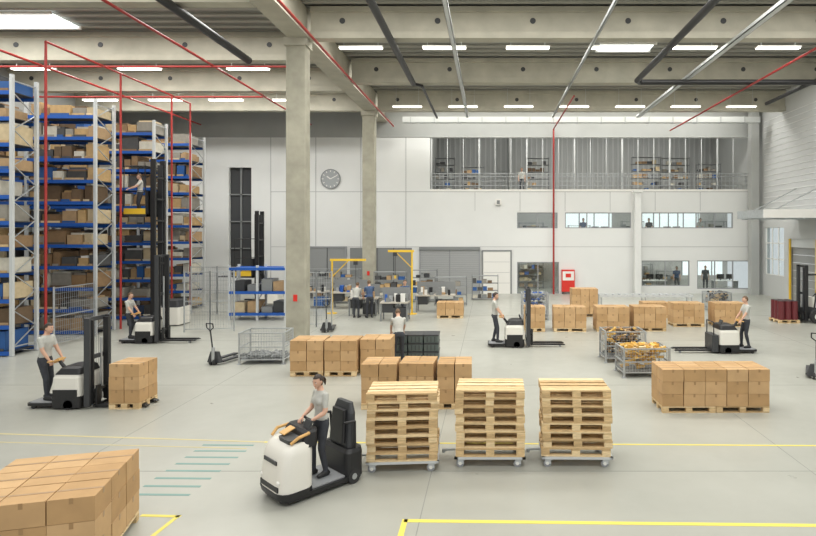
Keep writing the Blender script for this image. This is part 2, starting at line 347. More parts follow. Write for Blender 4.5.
# ------------------------------------------------------------------ pallets & loads
def pallet(m,L=1.2,W=.8):
    w=random.choice
    for y in (-W/2+.05,0,W/2-.05): m.box((0,y,.011),(L,.1,.022),w(WOOD))
    for x in (-L/2+.07,0,L/2-.07):
        for y in (-W/2+.05,0,W/2-.05): m.box((x,y,.061),(.145,.1,.078),w(WOOD))
        m.box((x,0,.111),(.145,W,.022),w(WOOD))
    for y in (-W/2+.0725,-.19,0,.19,W/2-.0725): m.box((0,y,.133),(L,.145 if abs(y)!=.19 else .1,.022),w(WOOD))
def load(name,loc,rz,nx,ny,nz,bx,by,bz,seed=0,npal=1,jit=.006,z0=0.):
    r=random.Random(seed); random.seed(seed); m=MB(); tw=nx*bx; 
    for k in range(npal):
        m.M=Matrix.Translation(((k-(npal-1)/2)*(tw/npal),0,z0)); pallet(m,min(tw/npal-.02,1.6),max(.8,ny*by-.02) if ny*by>.8 else ny*by)
    m.M=Matrix.Identity(4)
    for k in range(nz):
        for i in range(nx):
            for j in range(ny):
                c=((i-(nx-1)/2)*bx+r.uniform(-jit,jit),(j-(ny-1)/2)*by+r.uniform(-jit,jit),z0+.146+(k+.5)*bz)
                a=r.uniform(-.01,.01)
                m.box(c,(bx-.014,by-.014,bz-.005),r.choice(CARD),rot=(0,0,a))
                if k==nz-1: m.box((c[0],c[1],c[2]+bz/2-.001),(bx-.02,.045,.003),TAPE,rot=(0,0,a))
                if j==0: m.box((c[0],c[1]-by/2+.006,c[2]+bz/2-.035),(.045,.003,.07),TAPE)
                if i in(0,nx-1):
                    sx=-1 if i==0 else 1; m.box((c[0]+sx*(bx/2-.006),c[1],c[2]+bz/2-.035),(.003,.045,.07),TAPE)
    return m.build(name,loc,rz,bevel=.006)
load('cardboard_box_pallet_load',(-5.53,7.08,0),math.radians(15),3,3,3,.5,.5,.29,1,1)
load('cardboard_box_pallet_load',(-2.58,13.32,0),.02,2,2,3,.41,.4,.30,2)
load('cardboard_box_pallet_load',(-1.70,13.4,0),-.03,2,2,3,.41,.4,.30,3)
load('cardboard_box_pallet_load',(-.83,13.35,0),.02,2,2,3,.40,.4,.30,4)
load('cardboard_box_pallet_load',(-5.22,16.3,0),.03,2,2,3,.47,.42,.29,5)
load('cardboard_box_pallet_load',(-4.24,16.3,0),-.02,2,2,3,.46,.42,.29,6)
load('cardboard_box_pallet_load',(-3.3,16.5,0),.02,2,2,3,.44,.42,.29,7)
load('cardboard_box_pallet_load',(5.12,13.1,0),.01,5,2,3,.49,.42,.28,8,2)
for i,(x,y,nx) in enumerate([(1.85,23.4,2),(3.3,23.4,3),(5.05,23.4,3),(6.6,23.5,3),(8.6,24.6,3),(10.4,24.6,3)]):
    load('cardboard_box_pallet_load',(x,y,0),random.uniform(-.04,.04),nx,2,3,1.35/3 if nx==3 else .42,.42,.29,10+i)
load('cardboard_box_pallet_load',(4.6,27.5,0),0,3,2,4,.42,.42,.3,30)
load('cardboard_box_pallet_load',(7.9,27.0,0),0,3,2,2,.42,.42,.3,31)
load('cardboard_box_pallet_load',(-1.9,27.0,0),0,3,2,2,.42,.42,.3,32)
def dolly_stack(loc,rz,n,seed):
    random.seed(seed); m=MB(); Z=.185
    m.b2(-.62,.62,-.42,-.36,Z-.04,Z,LSTEEL); m.b2(-.62,.62,.36,.42,Z-.04,Z,LSTEEL); m.b2(-.62,-.56,-.42,.42,Z-.04,Z,LSTEEL); m.b2(.56,.62,-.42,.42,Z-.04,Z,LSTEEL)
    m.b2(-.03,.03,-.36,.36,Z-.04,Z-.01,LSTEEL)
    for x in(-.5,.5):
        for y in(-.36,.36):
            m.b2(x-.06,x+.06,y-.06,y+.06,Z-.055,Z-.04,STEEL)
            m.b2(x-.06,x+.04,y-.036,y-.028,.06,Z-.05,LSTEEL); m.b2(x-.06,x+.04,y+.028,y+.036,.06,Z-.05,LSTEEL)
            m.cyl((x-.02,y-.025,.068),(x-.02,y+.025,.068),.068,GREYRUB,n=18); m.cyl((x-.02,y-.04,.068),(x-.02,y+.04,.068),.03,WHITE,n=10)
    m.bar((-.62,0,Z-.02),(-.84,0,Z-.03),.05,.03,STEEL); m.cyl((-.84,0,.11),(-.84,0,.17),.03,STEEL)
    for k in range(n):
        m.M=Matrix.Translation((random.uniform(-.02,.02),random.uniform(-.012,.012),Z+.001+k*.1445))@Matrix.Rotation(random.uniform(-.02,.02),4,'Z'); pallet(m)
    m.M=Matrix.Identity(4); m.build('pallet_stack_on_dolly',loc,rz)
dolly_stack((-1.52,9.95,0),.07,8,41); dolly_stack((0.0,10.15,0),.0,8,42); dolly_stack((1.53,10.15,0),-.02,8,43)
# ------------------------------------------------------------------ racks
def rack(y0,y1,xend,nb,top,seed,x_step=2.75):
    r=random.Random(seed); m=MB(); xs=[xend-k*x_step for k in range(nb+1)]
    for x in xs:
        for y in (y0+.05,y1-.05): m.b2(x-.05,x+.05,y-.05,y+.05,0,top,LSTEEL); m.b2(x-.08,x+.08,y-.07,y+.07,0,.02,STEEL)
        z=.3;k=0
        while z<top-.7:
            a,b=(y0+.1,y1-.1) if k%2==0 else (y1-.1,y0+.1); m.bar((x,a,z),(x,b,z+.6),.03,.03,STEEL); z+=.6;k+=1
        for z in (.3,top-.2): m.bar((x,y0+.1,z),(x,y1-.1,z),.03,.04,STEEL)
    sp=.86; n=int((top-.1)/sp); lev=[.16+k*sp for k in range(n+1)]
    for z in lev:
        for y in (y0+.03,y1-.03): m.b2(xs[-1]+.05,xs[0]-.05,y-.025,y+.025,z-.13,z,BLUE)
        m.b2(xs[-1]+.05,xs[0]-.05,y0+.08,y1-.08,z-.03,z-.01,DGREY)
    m.build('pallet_rack')
    g=MB()
    for z in lev:
        for k in range(nb):
            x=xs[k+1]+.12
            while x<xs[k]-.25:
                w=r.choice((.28,.38,.55,.8)); w=min(w,xs[k]-.1-x); h=r.uniform(.3,.66); t=r.random()
                if t>.05:
                    mt=r.choice(GOODS+GOODS+[BLUE2]); g.b2(x,x+w,y0+.06+r.uniform(0,.12),y1-.08,z,z+h,mt)
                    g.b2(x+.02,x+w-.02,y0+.045,y0+.06,z+.01,z+.09,r.choice(WOOD+GOODS+[BLUE2]))
                    if r.random()<.4: g.b2(x+.05,x+w-.05,y0+.2,y1-.2,z+h,z+h+.08,r.choice(GOODS+[WHITE]))
                x+=w+r.uniform(.03,.09)
    g.build('rack_stored_goods')
XE=-15.75
rack(18.4,19.5,XE,2,9.3,1); rack(22.3,23.5,XE,3,9.4,2); rack(26.2,27.3,XE,3,9.35,3); rack(29.4,30.9,XE,3,9.3,4)
m=MB()
for y in (19.7,23.7,27.5,29.2): m.tube([(XE+.12,y,0),(XE+.12,y,10.8)],.045,RED)
m.tube([(XE+.12,19.7,10.8),(XE+.12,29.2,10.8)],.045,RED); m.build('sprinkler_riser_pipe')
m=MB()
for x in (-12.1,-10.8,-9.5):
    for y in (26.,27.): m.b2(x-.05,x+.05,y-.05,y+.05,0,2.55,LSTEEL)
    for z in (.3,.9,1.5): m.bar((x,26,z),(x,27,z+.5),.03,.03,STEEL)
for z in (.35,1.35,2.45):
    for y in (25.98,27.02): m.b2(-12.1,-9.5,y-.03,y+.03,z-.13,z,BLUE)
    m.b2(-12.05,-9.55,26.05,26.95,z-.05,z-.02,BLUE)
r=random.Random(5)
for z in (.35,1.35,2.45):
    for x in (-11.95,-11.3,-10.65,-10.1):
        if z<2: m.b2(x,x+.5,26.1,26.9,z,z+r.uniform(.25,.6),r.choice([DGREY,DGREY,GOODS[1],MGREY,GOODS[0]]))
m.build('low_storage_rack')
def fence(pts,h,name='mesh_fence'):
    m=MB()
    for a,b in zip(pts[:-1],pts[1:]):
        a,b=V((*a,0)),V((*b,0)); L=(b-a).length; d=(b-a)/L
        for p in(a,b): m.cyl(p,p+V((0,0,h)),.035,STEEL,n=8)
        for z in (.12,h*.5,h-.05): m.bar(a+V((0,0,z)),b+V((0,0,z)),.03,.03,STEEL)
        n=int(L/.1)
        for k in range(1,n): p=a+d*(L*k/n); m.bar(p+V((0,0,.12)),p+V((0,0,h-.05)),.008,.008,STEEL)
        z=.3
        while z<h-.1: m.bar(a+V((0,0,z)),b+V((0,0,z)),.008,.008,STEEL); z+=.2
    m.build(name)
fence([(-15.5,19.9),(-15.5,22.0)],2.15)
fence([(-12.5,22.9),(-11.5,23.0),(-10.6,23.2)],2.5)
fence([(-8.2,24.2),(-7.5,24.2),(-6.9,24.4)],2.4)
fence([(-14.9,27.9),(-13.6,27.9),(-12.6,27.9)],2.4)
def cage(loc,rz,w,d,h,fill=None,seed=0,over=0.):
    m=MB(); r=random.Random(seed)
    for x in(-w/2,w/2):
        for y in(-d/2,d/2): m.b2(x-.025,x+.025,y-.025,y+.025,0,h,STEEL); m.b2(x-.06,x+.06,y-.06,y+.06,0,.02,STEEL)
    m.b2(-w/2,w/2,-d/2,d/2,.13,.16,MGREY)
    for z in (.16,h*.55,h):
        for y in(-d/2,d/2): m.b2(-w/2,w/2,y-.02,y+.02,z-.03,z,STEEL)
        for x in(-w/2,w/2): m.b2(x-.02,x+.02,-d/2,d/2,z-.03,z,STEEL)
    n=int(w/.08)
    for k in range(1,n):
        x=-w/2+w*k/n
        for y in(-d/2,d/2): m.b2(x-.003,x+.003,y-.003,y+.003,.16,h,STEEL)
    n=int(d/.08)
    for k in range(1,n):
        y=-d/2+d*k/n
        for x in(-w/2,w/2): m.b2(x-.003,x+.003,y-.003,y+.003,.16,h,STEEL)
    z=.22
    while z<h:
        for y in(-d/2,d/2): m.b2(-w/2,w/2,y-.003,y+.003,z-.003,z+.003,STEEL)
        for x in(-w/2,w/2): m.b2(x-.003,x+.003,-d/2,d/2,z-.003,z+.003,STEEL)
        z+=.08
    if fill:
        for k in range(150):
            p=V((r.uniform(-w/2+.14,w/2-.14),r.uniform(-d/2+.14,d/2-.14),0)); p.z=.2+ r.random()**.6*(h-.2+over)
            m.box(p,(r.uniform(.12,.26),r.uniform(.04,.1),r.uniform(.03,.08)),r.choice(fill),rot=(r.uniform(-.5,.5),r.uniform(-.5,.5),r.uniform(0,3)))
    m.build('wire_mesh_container',loc,rz)
cage((4.4,16.2,0),.05,1.3,.85,.82,[PARTS,PARTS,PARTS,WOOD[1],PARTS],1,.05); cage((4.25,18.0,0),.02,1.25,.85,.98,[DGREY,PARTS,WOOD[2],GOODS[2]],2)
cage((-7.1,17.8,0),.04,1.35,.9,.98,[MGREY],3,-.75)
cage((2.1,26.4,0),0,1.2,.8,1.25,[BLUE,MGREY,STEEL],4); cage((-4.9,29.9,0),0,1.2,.8,.97,[MGREY,DGREY,WOOD[1]],5)
cage((11.9,29.4,0),0,1.2,.8,.97,[MGREY,DGREY,WOOD[1]],6)
m=MB()
for i in range(3):
    for k in range(3):
        x=(i-1)*.5; z=.0+k*.27
        m.rloft([(z,x,0,.46,.66,.03),(z+.22,x,0,.48,.7,.03)],PLGREEN); m.rloft([(z+.22,x,0,.495,.72,.03),(z+.262,x,0,.495,.72,.03)],DGREY)
        for q in(-.12,0,.12): m.b2(x+q-.01,x+q+.01,-.365,-.34,z+.03,z+.2,DGREY)
m.build('plastic_crate_stack',(-2.4,18.3,0),.02)
# ------------------------------------------------------------------ trucks
def stacker(name,loc,rz,mh=2.05,mast=True,forkz=.07):
    m=MB()
    m.rloft([(.07,-1.05,0,.66,.7,.12),(.13,-1.05,0,.66,.7,.12)],BLACK); m.rloft([(.13,-1.05,0,.58,.6,.1),(.14,-1.05,0,.58,.6,.1)],GREYRUB)
    m.rloft([(.04,-.42,0,.70,.80,.10),(.30,-.42,0,.70,.80,.10)],BLACK)
    m.rloft([(.30,-.42,0,.68,.78,.10),(.72,-.42,0,.66,.76,.10),(.80,-.41,0,.60,.70,.1)],CREAM)
    m.rloft([(.80,-.40,0,.62,.72,.08),(.93,-.36,0,.50,.62,.08),(.97,-.34,0,.40,.5,.08)],BLACK)
    m.b2(-.70,-.14,-.402,-.39,.30,.46,BLACK) ; m.b2(-.765,-.76,-.2,.2,.4,.66,DGREY)
    m.tube([(-.58,0,.62),(-.70,0,.86),(-.84,0,1.04)],[.05,.045,.035],BLACK,10)
    m.box((-.86,0,1.06),(.14,.16,.07),TAN,rot=(0,-.5,0))
    for s in(-1,1): m.tube([(-.85,s*.07,1.06),(-.86,s*.2,1.07),(-.95,s*.22,1.06),(-.97,s*.09,1.05)],.018,TAN)
    m.box((-.22,.1,1.03),(.05,.2,.16),DGREY,rot=(0,-.3,0))
    for s in(-1,1): m.cyl((-.35,s*.33,.11),(-.35,s*.4,.11),.11,RUBBER,n=18)
    for s in(-1,1): m.cyl((-1.2,s*.27,.05),(-1.2,s*.33,.05),.05,RUBBER,n=12)
    if mast:
        for s in(-1,1):
            m.b2(.0,.13,s*.34-.035,s*.34+.035,.06,mh,DGREY); m.b2(.03,.15,s*.26-.03,s*.26+.03,.1,mh-.05,BLACK)
            m.cyl((.02,s*.18,.1),(.02,s*.18,mh*.75),.028,STEEL,n=8)
        for z in (.3,mh*.55,mh-.05): m.b2(-.02,.03,-.34,.34,z-.05,z+.05,DGREY)
        for y in (-.12,-.04,.04,.12): m.b2(-.005,.0,y-.004,y+.004,.95,mh-.1,BLACK)
        m.b2(.15,.19,-.3,.3,forkz,forkz+.06,BLACK); m.b2(.15,.19,-.3,.3,forkz+.36,forkz+.42,BLACK)
        for s in (-1,1): m.b2(.19,.23,s*.19-.07,s*.19+.07,forkz,forkz+.5,BLACK)
    else:
        m.rloft([(.06,.05,0,.22,.72,.05),(.62,.05,0,.22,.72,.05)],DGREY)
        m.tube([(.1,-.3,.62),(.1,-.3,1.05),(.1,.3,1.05),(.1,.3,.62)],.02,BLACK)
    fx=.2 if mast else .14
    for s in(-1,1):
        m.prism([(fx,forkz),(fx,forkz+.05),(1.3,forkz+.05),(1.38,forkz+.02),(1.38,forkz)],s*.19-.06,s*.19+.06,BLACK)
        m.cyl((1.2,s*.19-.05,.035),(1.2,s*.19+.05,.035),.035,GREYRUB,n=10)
    return m.build(name,loc,rz,bevel=.008)
stacker('ride_on_pallet_stacker',(-9.38,13.3,0),0,2.1,forkz=.03)
load('cardboard_box_pallet_load',(-8.46,13.3,0),0,2,2,3,.36,.36,.30,9)
stacker('ride_on_pallet_stacker',(-12.3,20.9,0),0,3.25)
stacker('ride_on_pallet_stacker',(1.3,20.2,0),0,2.1)
stacker('ride_on_pallet_truck',(7.65,19.2,0),math.pi,mast=False)
def tractor(loc,rz):
    m=MB(); m.M=Matrix.Diagonal((.9,1,1,1))
    m.rloft([(.05,.0,0,1.55,.74,.14),(.13,.0,0,1.6,.78,.16)],BLACK)
    m.rloft([(.13,-.08,0,.68,.68,.05),(.15,-.08,0,.68,.68,.05)],GREYRUB)
    m.rloft([(.11,.52,0,.62,.80,.18),(.2,.53,0,.66,.82,.2)],BLACK,smooth=True)
    m.rloft([(.2,.52,0,.64,.80,.2),(.45,.515,0,.63,.80,.2),(.72,.49,0,.58,.78,.18),(.84,.455,0,.50,.74,.16),(.89,.43,0,.40,.66,.14)],CREAM,smooth=True)
    m.b2(.80,.822,-.2,.2,.60,.66,DGREY); m.b2(.82,.842,-.28,.28,.22,.30,BLACK)
    for s in(-1,1): m.sph((.82,s*.26,.36),(.02,.045,.03),EYEW,10,6)
    m.rloft([(.80,.30,0,.34,.74,.1),(1.0,.24,0,.26,.66,.08),(1.04,.22,0,.22,.6,.07)],BLACK)
    m.rloft([(.89,.5,.12,.28,.34,.05),(.95,.5,.12,.30,.36,.05)],DGREY)
    m.tube([(.62,-.3,.9),(.5,-.34,.98),(.3,-.32,1.0),(.3,.32,1.0),(.5,.34,.98),(.62,.3,.9)],.025,TAN)
    m.box((.48,-.05,1.0),(.22,.16,.02),TAN,rot=(0,.3,0))
    m.tube([(.2,0,1.0),(.12,0,1.1)],.03,BLACK); m.tube([(.12,-.16,1.13),(.08,-.09,1.09),(.08,.09,1.09),(.12,.16,1.13)],.022,BLACK)
    m.box((.24,.2,1.1),(.04,.18,.14),DGREY,rot=(0,-.4,0))
    m.rloft([(.11,-.58,0,.36,.80,.1),(.50,-.58,0,.36,.80,.1),(.56,-.6,0,.3,.74,.08)],BLACK)
    m.rloft([(.56,-.58,0,.18,.60,.07),(1.1,-.62,0,.14,.54,.06),(1.26,-.64,0,.09,.40,.04)],DGREY)
    m.rloft([(.62,-.47,0,.07,.42,.03),(1.15,-.52,0,.07,.36,.03)],BLACK)
    for s in(-1,1): m.tube([(-.6,s*.35,.5),(-.58,s*.37,1.0),(-.35,s*.37,1.02)],.022,BLACK)
    for s in(-1,1): m.cyl((-.55,s*.32,.12),(-.55,s*.405,.12),.12,RUBBER,n=20); m.cyl((-.55,s*.40,.12),(-.55,s*.41,.12),.05,STEEL,n=12)
    m.cyl((.45,-.06,.11),(.45,.06,.11),.11,RUBBER,n=18)
    m.bar((-.76,0,.16),(-.95,0,.16),.08,.05,STEEL); m.cyl((-.93,0,.1),(-.93,0,.24),.02,STEEL)
    m.build('tow_tractor',loc,rz,bevel=.008)
TH=math.radians(-133); TX,TY=-2.84,9.04
tractor((TX,TY,0),TH)
def forklift(loc,rz,mh=3.2,name='forklift'):
    m=MB()
    m.rloft([(.25,-.2,0,1.9,1.05,.15),(.7,-.25,0,1.8,1.05,.15)],DGREY)
    m.rloft([(.5,-.95,0,.6,1.1,.25),(1.05,-.9,0,.5,1.08,.22)],CREAM,smooth=True)
    m.rloft([(.7,-.35,0,.7,.8,.1),(.95,-.35,0,.65,.75,.1)],BLACK); m.rloft([(.95,-.35,0,.5,.5,.08),(1.07,-.35,0,.48,.48,.08)],BLACK); m.box((-.6,0,1.32),(.1,.46,.5),BLACK,rot=(0,-.15,0))
    m.b2(.45,.65,-.4,.4,.7,1.15,CREAM); m.tube([(.5,.0,1.1),(.3,0,1.3)],.025,BLACK)
    for s in(-1,1):
        m.tube([(.65,s*.48,.7),(.45,s*.47,2.1),(-.75,s*.47,2.15),(-1.0,s*.48,1.0)],.035,BLACK)
    for k in range(7): x=-.7+k*.18; m.b2(x-.02,x+.02,-.47,.47,2.13,2.16,BLACK)
    for x,rr in((.55,.3),(-.75,.24)):
        for s in(-1,1): m.cyl((x,s*.42,rr),(x,s*.6,rr),rr,RUBBER,n=24); m.cyl((x,s*.59,rr),(x,s*.61,rr),rr*.5,CREAM,n=16)
    for s in(-1,1): m.b2(.85,1.0,s*.33-.04,s*.33+.04,.1,mh,BLACK); m.b2(.9,1.04,s*.24-.03,s*.24+.03,.1,mh-.1,DGREY); m.cyl((.87,s*.15,.2),(.87,s*.15,mh*.7),.03,STEEL)
    for z in (.4,1.3,mh-.06): m.b2(.85,.9,-.33,.33,z-.05,z+.05,BLACK)
    for z in (.1,.45): m.b2(1.04,1.08,-.5,.5,z,z+.08,BLACK)
    for s in(-1,1): m.b2(1.08,1.12,s*.25-.06,s*.25+.06,.06,.7,BLACK); m.b2(1.12,2.2,s*.25-.06,s*.25+.06,.06,.1,BLACK)
    m.build(name,loc,rz,bevel=.01)
forklift((15.2,25.6,0),math.pi,2.6)
m=MB(); random.seed(3); pallet(m,.95,.9)
for x in(-.3,0,.3):
    for y in(-.3,0,.3):
        m.cyl((x,y,.146),(x,y,.98),.145,DRUM,n=18)
        for z in (.16,.4,.7,.97): m.cyl((x,y,z-.012),(x,y,z+.012),.149,DRUM,n=18)
        m.cyl((x,y,.98),(x,y,.99),.13,DGREY,n=18)
m.build('drum_pallet_load',(13.45,25.6,0),0)
def picker(name,loc,rz,mh,pz):
    m=MB()
    m.rloft([(.05,0,0,1.1,1.0,.1),(.8,0,0,1.1,1.0,.1)],CREAM); m.rloft([(.8,-.1,0,.8,.9,.1),(1.1,-.1,0,.7,.85,.1)],DGREY)
    for s in(-1,1): m.b2(.55,.75,s*.36-.06,s*.36+.06,.05,mh,BLACK); m.b2(.6,.82,s*.26-.04,s*.26+.04,.5,mh-.2,DGREY); m.bar((.4,s*.3,.8),(.6,s*.3,2.),.05,.05,DGREY)
    z=.8
    while z<mh: m.b2(.55,.62,-.36,.36,z-.04,z+.04,BLACK); z+=.95
    m.b2(.82,1.9,-.48,.48,pz-.1,pz,DGREY); m.b2(.82,.9,-.48,.48,pz-.1,pz+1.0,BLACK)
    for s in(-1,1):
        m.tube([(.9,s*.48,pz),(.95,s*.48,pz+2.1),(1.85,s*.48,pz+2.1),(1.88,s*.48,pz+.3)],.022,BLACK); m.tube([(.9,s*.48,pz+1.02),(1.88,s*.48,pz+1.02)],.016,BLACK)
        m.b2(.9,1.88,s*.47-.01,s*.47+.01,pz,pz+.25,YEL)
    for k in range(6): x=.98+k*.16; m.b2(x-.02,x+.02,-.48,.48,pz+2.09,pz+2.12,BLACK)
    for s in(-1,1): m.b2(1.9,2.9,s*.22-.07,s*.22+.07,pz-.08,pz-.02,DGREY); m.cyl((0.3,s*.44,.15),(.3,s*.54,.15),.15,RUBBER,n=18); m.b2(.5,1.7,s*.45-.06,s*.45+.06,.05,.2,DGREY); m.cyl((1.6,s*.38,.1),(1.6,s*.52,.1),.1,RUBBER,n=14)
    m.build(name,loc,rz)
picker('order_picker_truck',(-14.1,24.9,0),math.pi,7.3,4.88)
picker('order_picker_truck',(-12.6,32.2,0),math.pi,5.3,1.6)
def handtruck(loc,rz):
    m=MB()
    for s in(-1,1): m.prism([(0,.07),(0,.12),(1.1,.12),(1.16,.09),(1.16,.07)],s*.19-.075,s*.19+.075,DGREY); m.cyl((1.05,s*.19-.04,.04),(1.05,s*.19+.04,.04),.04,GREYRUB)
    m.rloft([(.07,-.06,0,.16,.5,.05),(.4,-.06,0,.12,.3,.05)],DGREY); m.cyl((-.14,0,.1),(-.14,0,.55),.05,STEEL)
    for s in(-1,1): m.cyl((-.14,s*.03,.09),(-.14,s*.09,.09),.09,RUBBER,n=16)
    m.tube([(-.16,0,.5),(-.26,0,1.1)],.022,DGREY); m.tube([(-.26,0,1.08),(-.27,.12,1.17),(-.29,.12,1.3),(-.29,-.12,1.3),(-.27,-.12,1.17),(-.26,0,1.08)],.017,BLACK)
    m.build('hand_pallet_truck',loc,rz)
handtruck((-8.5,17.4,0),math.radians(75)); handtruck((9.15,15.7,0),math.radians(60)); handtruck((-6.7,23.0,0),math.radians(100))
# ------------------------------------------------------------------ workshop
def bench(loc,w,seed):
    r=random.Random(seed); m=MB(); m.b2(-w/2,w/2,-.38,.38,.82,.88,DESK)
    for x in(-w/2+.05,w/2-.05):
        for y in(-.33,.33): m.b2(x-.03,x+.03,y-.03,y+.03,0,.82,MGREY)
    m.b2(-w/2+.1,-w/2+.6,-.34,.3,.4,.8,DGREY); m.b2(w/2-.7,w/2-.1,-.34,.3,.1,.6,r.choice([DGREY,GOODS[2],BLUE2])); m.b2(-w/2,w/2,.36,.38,.88,1.5,MGREY)
    for k in range(14):
        x=r.uniform(-w/2+.15,w/2-.15); y=r.uniform(-.25,.2); s=r.uniform(.08,.22); m.b2(x-s/2,x+s/2,y-s/2,y+s/2,.88,.88+r.uniform(.06,.4),r.choice([DGREY,STEEL,GOODS[0],WHITE,MGREY,BLACK,BLUE]))
    m.build('workbench',loc)
bench((-6.2,27.6,0),1.4,1); bench((-4.4,26.0,0),1.3,2); bench((-2.8,28.9,0),2.0,3); bench((-7.6,30.2,0),1.8,4); bench((-9.6,30.5,0),1.6,5)
shelfunit((-5.6,31.5,0),1.8,1.9,seed=55); shelfunit((-2.2,31.5,0),1.8,1.6,seed=56); shelfunit((-8.4,32.4,0),1.8,2.,seed=57); shelfunit((-.3,34,0),1.6,1.5,seed=58); shelfunit((-3.9,33,0),1.6,1.9,seed=59); shelfunit((-10.2,34,0),1.8,1.9,seed=60)
def jib(loc,rz,h,L):
    m=MB(); m.cyl((0,0,0),(0,0,h),.045,YEL,n=14); m.cyl((0,0,0),(0,0,.03),.25,YEL,n=16); m.b2(-.1,L,-.04,.04,h-.11,h,YEL); m.bar((0,0,h-.9),(.8,0,h-.11),.04,.04,YEL)
    m.b2(L*.7-.1,L*.7+.1,-.08,.08,h-.3,h-.11,DGREY); m.cyl((L*.7,0,h-1.3),(L*.7,0,h-.3),.012,BLACK,n=6); m.box((L*.7,0,h-1.35),(.08,.08,.14),YEL)
    m.build('jib_crane',loc,rz)
jib((-7.95,28.2,0),0,2.75,1.7); jib((-3.9,28.0,0),math.pi,3.2,1.2)
m=MB()
for x in range(14): m.cyl((5.8+x*.36,29.2,.78),(5.8+x*.36,29.9,.78),.04,STEEL,n=8)
for y in(29.2,29.9): m.b2(5.7,10.6,y-.03,y+.03,.7,.82,LSTEEL)
for x in(5.8,8.1,10.5):
    for y in(29.2,29.9): m.b2(x-.03,x+.03,y-.03,y+.03,0,.7,STEEL)
m.build('roller_conveyor')
